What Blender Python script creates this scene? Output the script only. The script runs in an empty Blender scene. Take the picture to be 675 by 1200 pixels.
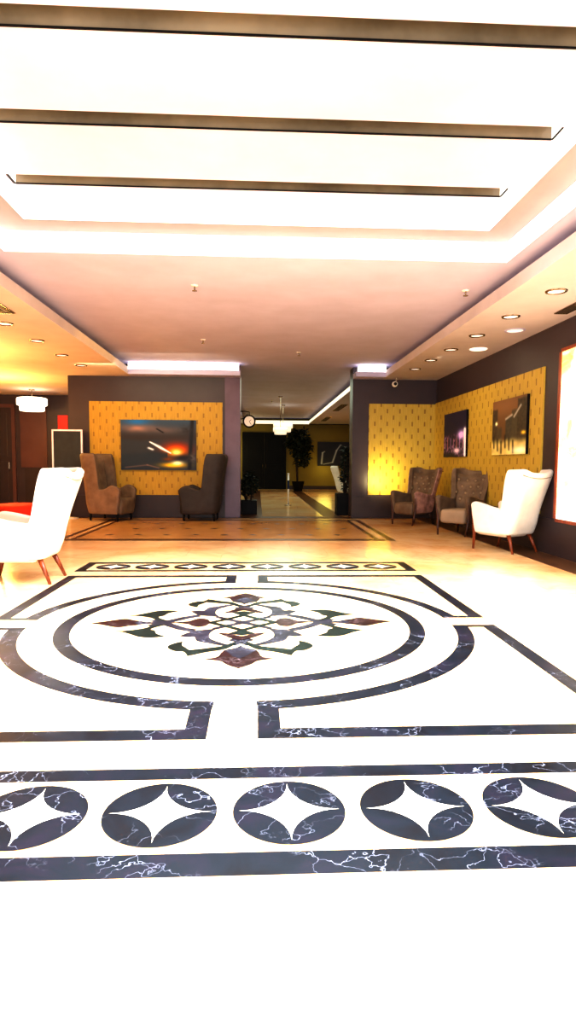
import bpy, bmesh, math, random
from mathutils import Vector, Matrix, noise
R = random.Random(7)
PI = math.pi
sc = bpy.context.scene
COL = sc.collection

# ---------------------------------------------------------------- colour helpers
def s2l(c):
    return c / 12.92 if c <= 0.04045 else ((c + 0.055) / 1.055) ** 2.4
def rgb(r, g, b):
    return (s2l(r / 255), s2l(g / 255), s2l(b / 255), 1.0)

# ---------------------------------------------------------------- materials
def new_mat(name):
    m = bpy.data.materials.new(name); m.use_nodes = True
    nt = m.node_tree
    return m, nt, nt.nodes['Principled BSDF']
def N(nt, t, **kw):
    n = nt.nodes.new(t)
    for k, v in kw.items():
        setattr(n, k, v)
    return n
def mix_rgb(nt, fac, a, b, blend='MIX'):
    n = nt.nodes.new('ShaderNodeMix'); n.data_type = 'RGBA'; n.blend_type = blend
    for sock, v in ((n.inputs[0], fac), (n.inputs[6], a), (n.inputs[7], b)):
        if hasattr(v, 'is_linked'): nt.links.new(v, sock)
        else: sock.default_value = v
    return n.outputs[2]
def ramp(nt, fac, stops):
    n = nt.nodes.new('ShaderNodeValToRGB')
    while len(n.color_ramp.elements) < len(stops): n.color_ramp.elements.new(0.5)
    for e, (p, c) in zip(n.color_ramp.elements, stops):
        e.position = p; e.color = c
    nt.links.new(fac, n.inputs[0])
    return n.outputs[0]
def mathn(nt, op, a, b=None, c=None):
    n = nt.nodes.new('ShaderNodeMath'); n.operation = op
    for i, v in enumerate((a, b, c)):
        if v is None: continue
        if hasattr(v, 'is_linked'): nt.links.new(v, n.inputs[i])
        else: n.inputs[i].default_value = v
    return n.outputs[0]
def coords(nt, scale=(1, 1, 1), kind='Object'):
    tc = nt.nodes.new('ShaderNodeTexCoord'); mp = nt.nodes.new('ShaderNodeMapping')
    mp.inputs['Scale'].default_value = scale
    nt.links.new(tc.outputs[kind], mp.inputs[0])
    return mp.outputs[0]
def noise_tex(nt, vec, scale, detail=4, rough=0.55, dist=0.0):
    n = nt.nodes.new('ShaderNodeTexNoise')
    n.inputs['Scale'].default_value = scale; n.inputs['Detail'].default_value = detail
    n.inputs['Roughness'].default_value = rough; n.inputs['Distortion'].default_value = dist
    nt.links.new(vec, n.inputs['Vector'])
    return n.outputs['Fac']

def simple(name, col, rough=0.5, var=0.06, scale=6.0, metal=0.0, spec=0.4, bump=0.0, bscale=60):
    """base colour with a gentle procedural variation"""
    m, nt, p = new_mat(name)
    v = coords(nt)
    f = noise_tex(nt, v, scale, 5)
    dark = tuple(max(0, c * (1 - var * 2)) for c in col[:3]) + (1,)
    lite = tuple(min(1, c * (1 + var * 2)) for c in col[:3]) + (1,)
    nt.links.new(ramp(nt, f, [(0.3, dark), (0.7, lite)]), p.inputs['Base Color'])
    p.inputs['Roughness'].default_value = rough
    p.inputs['Metallic'].default_value = metal
    p.inputs['Specular IOR Level'].default_value = spec
    if bump:
        b = N(nt, 'ShaderNodeBump'); b.inputs['Strength'].default_value = bump
        nt.links.new(noise_tex(nt, v, bscale, 3), b.inputs['Height']); nt.links.new(b.outputs[0], p.inputs['Normal'])
    return m
def glow(name, col, strength, var=0.0, scale=3.0):
    m, nt, p = new_mat(name)
    p.inputs['Base Color'].default_value = col
    p.inputs['Roughness'].default_value = 0.6
    p.inputs['Emission Strength'].default_value = strength
    if var:
        f = noise_tex(nt, coords(nt), scale, 3)
        dark = tuple(c * (1 - var) for c in col[:3]) + (1,)
        nt.links.new(ramp(nt, f, [(0.3, dark), (0.65, col)]), p.inputs['Emission Color'])
    else:
        p.inputs['Emission Color'].default_value = col
    return m

def marble_floor():
    m, nt, p = new_mat('cream_marble')
    v = coords(nt)
    big = noise_tex(nt, v, 0.55, 6, 0.6, 0.6)
    fine = noise_tex(nt, v, 3.2, 8, 0.65, 1.2)
    c1 = ramp(nt, big, [(0.35, rgb(228, 178, 126)), (0.50, rgb(238, 206, 160)), (0.68, rgb(246, 226, 190))])
    c2 = ramp(nt, fine, [(0.30, rgb(205, 156, 112)), (0.52, rgb(246, 230, 204)), (1.0, rgb(250, 240, 222))])
    c = mix_rgb(nt, 0.45, c1, c2, 'MULTIPLY')
    # slab joints
    br = N(nt, 'ShaderNodeTexBrick'); br.offset = 0.5
    br.inputs['Scale'].default_value = 1.0; br.inputs['Mortar Size'].default_value = 0.0035
    br.inputs['Brick Width'].default_value = 0.9; br.inputs['Row Height'].default_value = 0.6
    br.inputs['Color1'].default_value = (1, 1, 1, 1); br.inputs['Color2'].default_value = (0.90, 0.86, 0.80, 1)
    br.inputs['Mortar'].default_value = (0.72, 0.62, 0.5, 1)
    nt.links.new(v, br.inputs['Vector'])
    c = mix_rgb(nt, 0.6, c, br.outputs['Color'], 'MULTIPLY')
    nt.links.new(c, p.inputs['Base Color'])
    p.inputs['Roughness'].default_value = 0.16
    p.inputs['Specular IOR Level'].default_value = 0.4
    return m
def veined(name, cols, vein, scale=2.2, width=0.02, rough=0.3, veinmix=0.8):
    m, nt, p = new_mat(name)
    v = coords(nt)
    base = noise_tex(nt, v, scale, 8, 0.65, 1.0)
    c = ramp(nt, base, [(0.32, cols[0]), (0.5, cols[1]), (0.7, cols[2])])
    nz = N(nt, 'ShaderNodeTexNoise'); nz.inputs['Scale'].default_value = scale * 1.5; nz.inputs['Detail'].default_value = 5
    nt.links.new(v, nz.inputs['Vector'])
    add = N(nt, 'ShaderNodeVectorMath', operation='MULTIPLY_ADD')
    nt.links.new(nz.outputs['Color'], add.inputs[0]); add.inputs[1].default_value = (0.55, 0.55, 0.55); nt.links.new(v, add.inputs[2])
    vo = N(nt, 'ShaderNodeTexVoronoi', feature='DISTANCE_TO_EDGE'); vo.inputs['Scale'].default_value = scale * 1.6
    nt.links.new(add.outputs[0], vo.inputs['Vector'])
    line = ramp(nt, vo.outputs['Distance'], [(0.0, (1, 1, 1, 1)), (width, (0, 0, 0, 1))])
    gate = ramp(nt, noise_tex(nt, v, scale * 0.9, 3), [(0.46, (0, 0, 0, 1)), (0.62, (veinmix,) * 3 + (1,))])
    f = mathn(nt, 'MULTIPLY', line, gate)
    nt.links.new(mix_rgb(nt, f, c, vein), p.inputs['Base Color'])
    p.inputs['Roughness'].default_value = rough
    p.inputs['Specular IOR Level'].default_value = 0.12
    return m
def wallpaper(name='gold_dash_wallpaper', k=0.62, lo=rgb(184, 158, 58), hi=rgb(210, 184, 82)):
    """gold cloth with rows of short dark dashes, staggered column by column"""
    m, nt, p = new_mat(name)
    uv = N(nt, 'ShaderNodeUVMap')
    sep = N(nt, 'ShaderNodeSeparateXYZ'); nt.links.new(uv.outputs[0], sep.inputs[0])
    pu, pv = 0.135, 0.27
    cu = mathn(nt, 'DIVIDE', sep.outputs[0], pu)
    col = mathn(nt, 'FLOOR', cu)
    fu = mathn(nt, 'SUBTRACT', mathn(nt, 'FRACT', cu), 0.5)
    half = mathn(nt, 'MULTIPLY', mathn(nt, 'FLOORED_MODULO', col, 2.0), 0.5)
    fv = mathn(nt, 'SUBTRACT', mathn(nt, 'FRACT', mathn(nt, 'ADD', mathn(nt, 'DIVIDE', sep.outputs[1], pv), half)), 0.5)
    a = mathn(nt, 'LESS_THAN', mathn(nt, 'ABSOLUTE', fu), 0.12)
    b = mathn(nt, 'LESS_THAN', mathn(nt, 'ABSOLUTE', fv), 0.17)
    dash = mathn(nt, 'MULTIPLY', a, b)
    mp = N(nt, 'ShaderNodeMapping'); mp.inputs['Scale'].default_value = (30, 1.2, 1); nt.links.new(uv.outputs[0], mp.inputs[0])
    streak = noise_tex(nt, mp.outputs[0], 3.0, 4)
    base = ramp(nt, streak, [(0.3, lo), (0.7, hi)])
    nt.links.new(mix_rgb(nt, mathn(nt, 'MULTIPLY', dash, k), base, rgb(96, 52, 10)), p.inputs['Base Color'])
    p.inputs['Roughness'].default_value = 0.55
    return m
def vcol_mat(name, rough=0.45, emit=0.0):
    m, nt, p = new_mat(name)
    at = N(nt, 'ShaderNodeAttribute', attribute_name='Col')
    nt.links.new(at.outputs['Color'], p.inputs['Base Color'])
    p.inputs['Roughness'].default_value = rough
    p.inputs['Specular IOR Level'].default_value = 0.15
    if emit:
        nt.links.new(at.outputs['Color'], p.inputs['Emission Color']); p.inputs['Emission Strength'].default_value = emit
    return m
def wood(name, c1, c2, rough=0.35, axis=(14, 14, 1.2)):
    m, nt, p = new_mat(name)
    f = noise_tex(nt, coords(nt, axis), 3.0, 5, 0.6, 0.8)
    nt.links.new(ramp(nt, f, [(0.35, c1), (0.65, c2)]), p.inputs['Base Color'])
    p.inputs['Roughness'].default_value = rough
    return m
def onyx():
    m, nt, p = new_mat('backlit_onyx')
    v = coords(nt)
    f = noise_tex(nt, v, 1.6, 7, 0.6, 1.6)
    c = ramp(nt, f, [(0.30, rgb(255, 196, 96)), (0.42, rgb(255, 233, 170)), (0.52, rgb(255, 250, 236))])
    nt.links.new(c, p.inputs['Emission Color']); nt.links.new(c, p.inputs['Base Color'])
    p.inputs['Emission Strength'].default_value = 1.0
    return m

M = {}
M['floor'] = marble_floor()
M['ink'] = veined('blue_black_marble', [rgb(7, 8, 15), rgb(12, 20, 29), rgb(27, 23, 37)], rgb(150, 152, 170), 3.6, 0.016)
M['grey_in'] = veined('grey_violet_marble', [rgb(16, 16, 25), rgb(26, 26, 36), rgb(38, 36, 48)], rgb(130, 130, 145), 6, 0.03)
M['maroon'] = veined('maroon_marble', [rgb(15, 4, 7), rgb(27, 8, 12), rgb(40, 16, 22)], rgb(140, 120, 124), 7, 0.03)
M['green'] = veined('dark_green_marble', [rgb(1, 10, 11), rgb(2, 17, 17), rgb(4, 23, 22)], rgb(120, 150, 140), 7, 0.01)
M['brown_in'] = veined('brown_border_marble', [rgb(66, 40, 24), rgb(84, 54, 34), rgb(100, 70, 46)], rgb(170, 130, 95), 3, 0.01)
M['field'] = veined('amber_field_marble', [rgb(176, 132, 78), rgb(192, 148, 92), rgb(208, 166, 108)], rgb(220, 180, 130), 1.2, 0.01, 0.16, 0.3)
M['star'] = simple('white_marble', rgb(240, 226, 198), 0.2, 0.05, 4)
M['ceil'] = simple('ceiling_plaster', rgb(198, 193, 222), 0.75, 0.03, 2.0)
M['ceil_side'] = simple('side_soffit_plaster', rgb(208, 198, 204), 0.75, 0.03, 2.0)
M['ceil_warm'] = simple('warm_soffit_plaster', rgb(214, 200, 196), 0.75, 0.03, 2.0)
M['ceil_grey'] = simple('ledge_plaster', rgb(158, 154, 160), 0.75, 0.03, 2.0)  # tray ledge: its shade put into a darker plaster colour
M['wall'] = simple('aubergine_panelling', rgb(66, 52, 58), 0.42, 0.06, 1.5)
M['wall_dark'] = simple('dark_skirting_panel', rgb(60, 46, 47), 0.42, 0.05, 2.0)
M['pilaster'] = simple('mauve_pilaster', rgb(104, 78, 96), 0.35, 0.10, 1.8)  # end of the wall, its different lighting put into the colour
M['olive'] = simple('olive_wall_paint', rgb(140, 122, 48), 0.6, 0.08, 0.8)
M['paper'] = wallpaper()
M['paper_left'] = wallpaper('amber_dash_wallpaper', 0.5, rgb(174, 136, 34), rgb(198, 160, 46))
M['cove'] = glow('lit_cove_plaster', (1.0, 0.97, 0.95, 1), 1.25)  # plaster itself emits, in place of LEDs hidden in the cove
M['cove_strip'] = glow('lit_cove_strip', (1.0, 0.96, 0.90, 1), 3.0)  # back fascia: the cove light on it put in as emission
M['cove_warm'] = glow('lit_corridor_strip', (1.0, 0.92, 0.70, 1), 1.0)  # hall fascia edges: their lighting put in as emission
M['mirror'] = simple('dark_mirror_glass', rgb(128, 116, 98), 0.12, 0.25, 1.2, 0.0, 0.6)
M['black'] = simple('black_lacquer', rgb(20, 18, 20), 0.5, 0.05, 3, 0.0, 0.12)
M['charcoal'] = simple('chalk_black', rgb(48, 54, 58), 0.6, 0.08, 4)
M['white_paint'] = simple('white_paint', rgb(238, 234, 228), 0.4, 0.02, 5)
M['frame_white'] = simple('cool_white_frame_paint', rgb(232, 232, 255), 0.4, 0.02, 5)
M['ivory'] = simple('ivory_velvet', rgb(236, 230, 220), 0.8, 0.04, 5, bump=0.08, bscale=90)  # wing-chair velvet, its blown-out light put into the colour
M['ivory_top'] = simple('ivory_velvet_shaded', rgb(168, 150, 130), 0.8, 0.04, 5)  # mid tone: shade painted inside the left chair, light on a brown seat
M['taupe'] = simple('taupe_velvet', rgb(112, 94, 78), 0.62, 0.16, 5, bump=0.12, bscale=70)  # same velvet on the tufted wing chairs, dim light put into its colour
M['button'] = simple('sheeny_beige_button', rgb(156, 136, 112), 0.3, 0.05, 5)
M['pinkgrey'] = simple('rosy_grey_velvet', rgb(178, 142, 138), 0.6, 0.24, 9, bump=0.1, bscale=60)  # lit side of a tufted chair, the light put into the colour
M['tan'] = simple('tan_velvet', rgb(128, 106, 90), 0.6, 0.14, 4, bump=0.1, bscale=70)
M['dusk'] = simple('charcoal_velvet', rgb(56, 50, 50), 0.6, 0.12, 4, bump=0.1, bscale=70)
M['leg'] = wood('red_brown_leg_wood', rgb(96, 38, 14), rgb(150, 68, 26))
M['legdark'] = wood('dark_leg_wood', rgb(52, 26, 16), rgb(84, 46, 28))
M['redwood'] = wood('reddish_frame_wood', rgb(120, 44, 14), rgb(168, 74, 26))
M['redbrown'] = simple('red_brown_panel', rgb(98, 64, 62), 0.45, 0.1, 1.0)
M['red'] = simple('red_sign_enamel', rgb(225, 20, 10), 0.4, 0.04, 3)
M['redfab'] = simple('red_upholstery', rgb(190, 40, 12), 0.7, 0.12, 3)
M['chrome'] = simple('brushed_chrome', rgb(150, 135, 120), 0.25, 0.05, 5, 1.0)
M['lampglow'] = glow('glowing_lampshade', (1.0, 0.90, 0.70, 1), 2.6)
M['lampglow2'] = glow('glowing_cream_lampshade', (1.0, 0.88, 0.70, 1), 0.6)
M['lens'] = glow('downlight_lens', (1.0, 0.93, 0.86, 1), 0.8)
M['onyx'] = onyx()
M['leaf'] = simple('dark_foliage', rgb(30, 38, 28), 0.6, 0.3, 5)
M['bark'] = simple('bark', rgb(62, 46, 34), 0.8, 0.2, 8)
M['art'] = vcol_mat('painted_canvas', 0.45, 0.28)  # weak emission added to brighten the canvases
M['blue'] = simple('navy_band', rgb(30, 50, 92), 0.5, 0.05, 4)
M['vent'] = simple('vent_dark_slats', rgb(70, 58, 46), 0.6, 0.1, 6)

# ---------------------------------------------------------------- mesh helpers
def link(name, bm, mats, parent=None, smooth=False, recalc=True):
    if recalc: bmesh.ops.recalc_face_normals(bm, faces=bm.faces[:])
    me = bpy.data.meshes.new(name); bm.to_mesh(me); bm.free()
    if not isinstance(mats, (list, tuple)): mats = [mats]
    for m in mats: me.materials.append(m)
    if smooth:
        for p in me.polygons: p.use_smooth = True
    o = bpy.data.objects.new(name, me); COL.objects.link(o)
    if parent: o.parent = parent
    return o
def thing(name, label, cat, loc=(0, 0, 0), rz=0.0, group=None):
    o = bpy.data.objects.new(name, None); COL.objects.link(o)
    o.empty_display_size = 0.1
    o.location = loc; o.rotation_euler = (0, 0, rz)
    o['label'] = label; o['category'] = cat
    if group: o['group'] = group
    return o
def tag(o, label, cat, group=None):
    o['label'] = label; o['category'] = cat
    if group: o['group'] = group
    return o
def struct(o):
    o['kind'] = 'structure'; return o
def dup(root, loc, rz, label, group=None, swap=None):
    r = root.copy(); COL.objects.link(r); r.location = loc; r.rotation_euler = (0, 0, rz); r['label'] = label
    if group: r['group'] = group
    elif 'group' in r: del r['group']
    def rec(src, par):
        for ch in list(src.children):
            c = ch.copy(); COL.objects.link(c); c.parent = par
            if swap and c.data and c.data.materials and c.data.materials[0].name in swap:
                c.data = c.data.copy()
                for i, mm in enumerate(c.data.materials):
                    if mm.name in swap: c.data.materials[i] = swap[mm.name]
            rec(ch, c)
    rec(root, r)
    return r
def box(bm, x0, x1, y0, y1, z0, z1, mi=0, bev=0.0):
    vs = [bm.verts.new((x, y, z)) for z in (z0, z1) for y in (y0, y1) for x in (x0, x1)]
    fs = [bm.faces.new([vs[i] for i in q]) for q in ((0, 1, 3, 2), (4, 6, 7, 5), (0, 4, 5, 1), (2, 3, 7, 6), (0, 2, 6, 4), (1, 5, 7, 3))]
    for f in fs: f.material_index = mi
    if bev:
        es = {e for f in fs for e in f.edges}
        r = bmesh.ops.bevel(bm, geom=list(es), offset=bev, segments=2, affect='EDGES', profile=0.6)
        for f in r['faces']: f.material_index = mi
    return fs
def quad(bm, pts, mi=0):
    f = bm.faces.new([bm.verts.new(p) for p in pts]); f.material_index = mi; return f
def lathe(bm, prof, n=32, mi=0, axis='z', off=(0, 0, 0)):
    rings = []
    for r, z in prof:
        ring = []
        for i in range(n):
            a = 2 * PI * i / n
            p = (r * math.cos(a), r * math.sin(a), z)
            if axis == 'y': p = (r * math.cos(a), z, r * math.sin(a))
            ring.append(bm.verts.new((p[0] + off[0], p[1] + off[1], p[2] + off[2])))
        rings.append(ring)
    for a, b in zip(rings, rings[1:]):
        for i in range(n):
            f = bm.faces.new((a[i], a[(i + 1) % n], b[(i + 1) % n], b[i])); f.material_index = mi
    for ring in (rings[0], rings[-1]):
        f = bm.faces.new(ring); f.material_index = mi
def tube(bm, pts, rads, n=10, mi=0):
    pts = [Vector(p) for p in pts]
    if not isinstance(rads, (list, tuple)): rads = [rads] * len(pts)
    rings = []
    up = Vector((0.13, 0.21, 0.97))
    for i, p in enumerate(pts):
        t = (pts[min(i + 1, len(pts) - 1)] - pts[max(i - 1, 0)]).normalized()
        if abs(t.dot(up)) > 0.95: u0 = Vector((1, 0, 0))
        else: u0 = up
        u = t.cross(u0).normalized(); w = t.cross(u).normalized()
        rings.append([bm.verts.new(p + (u * math.cos(2 * PI * k / n) + w * math.sin(2 * PI * k / n)) * rads[i]) for k in range(n)])
    for a, b in zip(rings, rings[1:]):
        for i in range(n):
            f = bm.faces.new((a[i], a[(i + 1) % n], b[(i + 1) % n], b[i])); f.material_index = mi
    for ring in (rings[0], rings[-1]):
        bm.faces.new(ring).material_index = mi
def mod_subsurf(o, lv=2):
    s = o.modifiers.new('soft', 'SUBSURF'); s.levels = lv; s.render_levels = lv
def smoothstep(a, b, x):
    t = max(0.0, min(1.0, (x - a) / (b - a))); return t * t * (3 - 2 * t)

# ---------------------------------------------------------------- measured layout (metres; camera above the origin)
ZS, ZC = 2.966, 3.216            # soffit and main ceiling heights
XR, YB = 3.83, 13.32             # right wall, back wall
DX, DY = -0.106, 4.447           # centre of the inlaid floor design
XL = -7.3
YF = 28.5                        # far wall of the hall behind
Y0 = -1.2                        # room left open behind the camera, no glazing built

# ================================================================ FLOOR
def spline(pts, res=6):
    """closed outline: (x, y) smooth points, (x, y, 1) sharp tips"""
    n = len(pts); P = [Vector((p[0], p[1])) for p in pts]; S = [len(p) > 2 for p in pts]
    out = []
    for i in range(n):
        p1, p2 = P[i], P[(i + 1) % n]
        p0 = P[i - 1] if not S[i] else p1 * 2 - p2
        p3 = P[(i + 2) % n] if not S[(i + 1) % n] else p2 * 2 - p1
        if S[i]: p0 = p1
        if S[(i + 1) % n]: p3 = p2
        for k in range(res):
            t = k / res
            out.append(0.5 * ((2 * p1) + (-p0 + p2) * t + (2 * p0 - 5 * p1 + 4 * p2 - p3) * t * t + (-p0 + 3 * p1 - 3 * p2 + p3) * t ** 3))
    return out
def build_floor():
    bm = bmesh.new()
    quad(bm, [(XL - .2, Y0, 0), (5.6, Y0, 0), (5.6, YF + .2, 0), (XL - .2, YF + .2, 0)], 0)
    count = [0]
    def poly(pts, mi, lay, design=True):
        count[0] += 1
        z = 0.0008 + 0.0009 * lay + count[0] * 4e-7      # thin inlay, every piece on its own level
        vs = [bm.verts.new(((DX if design else 0) + p[0], (DY if design else 0) + p[1], z)) for p in pts]
        f = bm.faces.new(vs); f.material_index = mi
        f.normal_update()
        if f.normal.z < 0: f.normal_flip()
        if len(vs) > 4: bmesh.ops.triangulate(bm, faces=[f], ngon_method='EAR_CLIP')
    def rect(x0, x1, y0, y1, mi, lay, design=True):
        poly([(x0, y0), (x1, y0), (x1, y1), (x0, y1)], mi, lay, design)
    def ring(r0, r1, a0, a1, mi, lay, n=96):
        n = max(4, int(n * abs(a1 - a0) / (2 * PI)))
        for i in range(n):
            a, b = a0 + (a1 - a0) * i / n, a0 + (a1 - a0) * (i + 1) / n
            poly([(r0 * math.cos(a), r0 * math.sin(a)), (r1 * math.cos(a), r1 * math.sin(a)),
                  (r1 * math.cos(b), r1 * math.sin(b)), (r0 * math.cos(b), r0 * math.sin(b))], mi, lay)
    INK, GRY, MAR, GRN, BRN, STAR = 1, 2, 3, 4, 5, 6
    # round frame
    ring(1.19, 1.295, 0, 2 * PI, INK, 0, 128)
    # four corner brackets
    A0, A1, g, W, V, t = 1.51, 1.615, 0.108, 1.818, 1.92, 0.10
    for sx in (1, -1):
        for sy in (1, -1):
            a0 = math.asin(g / A1); a1 = math.acos(g / A1)
            nseg = 28
            for i in range(nseg):
                a, b = a0 + (a1 - a0) * i / nseg, a0 + (a1 - a0) * (i + 1) / nseg
                q = [(r * math.cos(x) * sx, r * math.sin(x) * sy) for r, x in ((A0, a), (A1, a), (A1, b), (A0, b))]
                poly(q, INK, 0)
            x1 = W
            def rr(u0, u1, v0, v1): rect(min(sx * u0, sx * u1), max(sx * u0, sx * u1), min(sy * v0, sy * v1), max(sy * v0, sy * v1), INK, 1)
            rr(W - t, W, g, V); rr(g, W, V - t, V)
            rr(g, g + t, A0 * 0.995, V); rr(A0 * 0.995, W, g, g + 0.055)
    # bands of circles, near and far
    for sy in (-1, 1):
        for v0, v1 in ((2.165, 2.248), (2.684, 2.788)):
            a, b = sorted((sy * v0, sy * v1)); rect(-W - .02, W + .02, a, b, INK, 0)
        a, b = sorted((sy * 2.17, sy * 2.785))
        rect(-W - .02, -W + .08, a, b, INK, 1); rect(W - .08, W + .02, a, b, INK, 1)
        for k in range(8):
            cx, cy, r = (k - 3.5) * 0.4262, sy * 2.465, 0.187
            n = 48
            poly([(cx + r * math.cos(2 * PI * i / n), cy + r * math.sin(2 * PI * i / n)) for i in range(n)], INK, 1)
            # concave four-point star
            st = []; rs = 0.168
            for q in range(4):
                for j in range(9):
                    ang = (q + 1) * PI / 2 + PI / 2 * 0 
                    c0 = PI / 4 + q * PI / 2
                    ccx, ccy = rs * math.sqrt(2) * math.cos(c0), rs * math.sqrt(2) * math.sin(c0)
                    a = c0 + PI + PI / 4 - (PI / 2) * j / 9
                    d = 0.88
                    x, y = ccx + rs * math.cos(a), ccy + rs * math.sin(a)
                    st.append((cx + x, cy + y))
            poly(st, STAR, 2)
    # ---- arabesque in the middle
    def mirror(pts, sx, sy): return [(p[0] * sx, p[1] * sy) for p in pts]
    def put(pts, mi, lay, quads=((1, 1), (-1, 1), (1, -1), (-1, -1)), res=6):
        sp = [tuple(p) for p in spline(pts, res)]
        for sx, sy in quads: poly(mirror(sp, sx, sy), mi, lay)
    two = ((1, 1), (1, -1)); lr = ((1, 1), (-1, 1))
    tulip = [(0, -1.02, 1), (.07, -.95), (.112, -.885), (.208, -.85, 1), (.135, -.81), (.115, -.73), (.10, -.68, 1), (.05, -.70), (0, -.64, 1), (-.05, -.70), (-.10, -.68, 1), (-.115, -.73), (-.135, -.81), (-.208, -.85, 1), (-.112, -.885), (-.07, -.95)]
    put(tulip, MAR, 2, two)
    put([(-.105, -.675, 1), (-.04, -.64), (0, -.585, 1), (.04, -.64), (.105, -.675, 1), (.07, -.735), (.04, -.80), (0, -.845, 1), (-.04, -.80), (-.07, -.735)], GRY, 3, two)
    put([(.035, -.495, 1), (.10, -.575), (.20, -.625), (.315, -.665, 1), (.315, -.79, 1), (.21, -.715), (.10, -.655), (.03, -.545, 1)], GRN, 2)
    put([(.312, -.785, 1), (.345, -.70), (.40, -.685), (.455, -.61), (.44, -.54), (.375, -.477, 1), (.372, -.56), (.34, -.62), (.305, -.70)], GRN, 3)
    put([(.415, -.35, 1), (.37, -.27), (.315, -.21), (.25, -.19), (.175, -.16, 1), (.215, -.28), (.205, -.41), (.12, -.52), (.05, -.57, 1), (.12, -.575), (.21, -.52), (.285, -.47), (.315, -.37), (.36, -.375)], GRY, 1)
    # ribbons (polyline bands)
    def band(path, w, mi, lay, quads):
        P = [Vector(p) for p in path]; L, Rr = [], []
        for i, p in enumerate(P):
            t_ = (P[min(i + 1, len(P) - 1)] - P[max(i - 1, 0)]).normalized(); nn = Vector((-t_.y, t_.x)) * w / 2
            L.append(p + nn); Rr.append(p - nn)
        for sx, sy in quads:
            for i in range(len(P) - 1):
                poly(mirror([L[i], L[i + 1], Rr[i + 1], Rr[i]], sx, sy), mi, lay)
    four = ((1, 1), (-1, 1), (1, -1), (-1, -1))
    band([(.66, .09), (.58, .02), (.50, -.08), (.42, -.16), (.33, -.215)], .075, GRY, 0, four)
    band([(.20, -.17), (.12, -.10), (.04, -.03), (-.04, .04)], .055, GRY, 0, four)
    band([(.06, -.56), (.0, -.49), (-.07, -.43)], .06, GRY, 0, four)
    band([(.235, .0), (.12, .095), (0, .215)], .05, GRN, 1, four)
    put([(-.09, -.295, 1), (0, -.19, 1), (.09, -.295, 1), (0, -.345, 1)], GRN, 2, two)
    put([(-.165, -.28, 1), (-.083, -.303), (0, -.365), (.085, -.303), (.167, -.28, 1), (.088, -.387), (0, -.457, 1), (-.064, -.414)], MAR, 3, two)
    put([(.234, 0, 1), (.26, .085), (.31, .118), (.355, .09), (.40, .035), (.525, 0, 1), (.40, -.035), (.355, -.09), (.31, -.118), (.26, -.085)], MAR, 3, lr)
    put([(.60, .018), (.70, .03), (.77, .062), (.77, -.062), (.70, -.03), (.60, -.018)], GRY, 1, lr)
    put([(.745, .05, 1), (.80, .075), (.876, .115), (1.0, .042), (1.09, 0, 1), (1.0, -.042), (.876, -.115), (.80, -.075), (.745, -.05, 1), (.78, 0)], MAR, 3, lr)
    put([(.912, .222, 1), (.83, .232), (.755, .29), (.68, .36), (.60, .382), (.505, .36, 1), (.575, .29), (.60, .21), (.635, .17), (.58, .09), (.525, .035, 1), (.62, .07), (.69, .15), (.79, .205)], GRN, 2, four)
    # ---- farther panel, threshold and wall-side borders (world coordinates)
    for x0, x1 in ((-3.00, -2.92), (-2.83, -2.75), (1.80, 1.88), (2.0, 2.10)):
        rect(x0, x1, 9.35, 12.75, BRN, 0, False)
    rect(-3.0, 2.10, 9.28, 9.50, BRN, 1, False)
    rect(-3.0, 2.10, 12.62, 12.80, BRN, 1, False)
    rect(-3.95, 3.8, 13.12, 13.60, BRN, 2, False)
    for r_, y in enumerate((10.05, 11.0, 11.9)):
        for k in range(10):
            x = -2.38 + .46 * k + (0.0 if r_ % 2 == 0 else .23)
            if x > 1.7: continue
            poly([(x - .08, y), (x, y - .07), (x + .08, y), (x, y + .07)], MAR, 1, False)
    rect(-2.75, 1.80, 9.50, 12.62, 7, 0, False)
    rect(3.38, XR, Y0, 13.1, BRN, 0, False)  # marble border; dimness and reflection beside the wall also put into it
    rect(1.45, 1.85, 13.6, 26.5, BRN, 0, False); rect(-.35, .1, 13.6, 26.5, BRN, 0, False)
    rect(-.35, 4.9, 26.5, 26.9, BRN, 1, False)
    o = link('floor', bm, [M['floor'], M['ink'], M['grey_in'], M['maroon'], M['green'], M['brown_in'], M['star'], M['field']], recalc=False)
    return struct(o)
build_floor()

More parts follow.
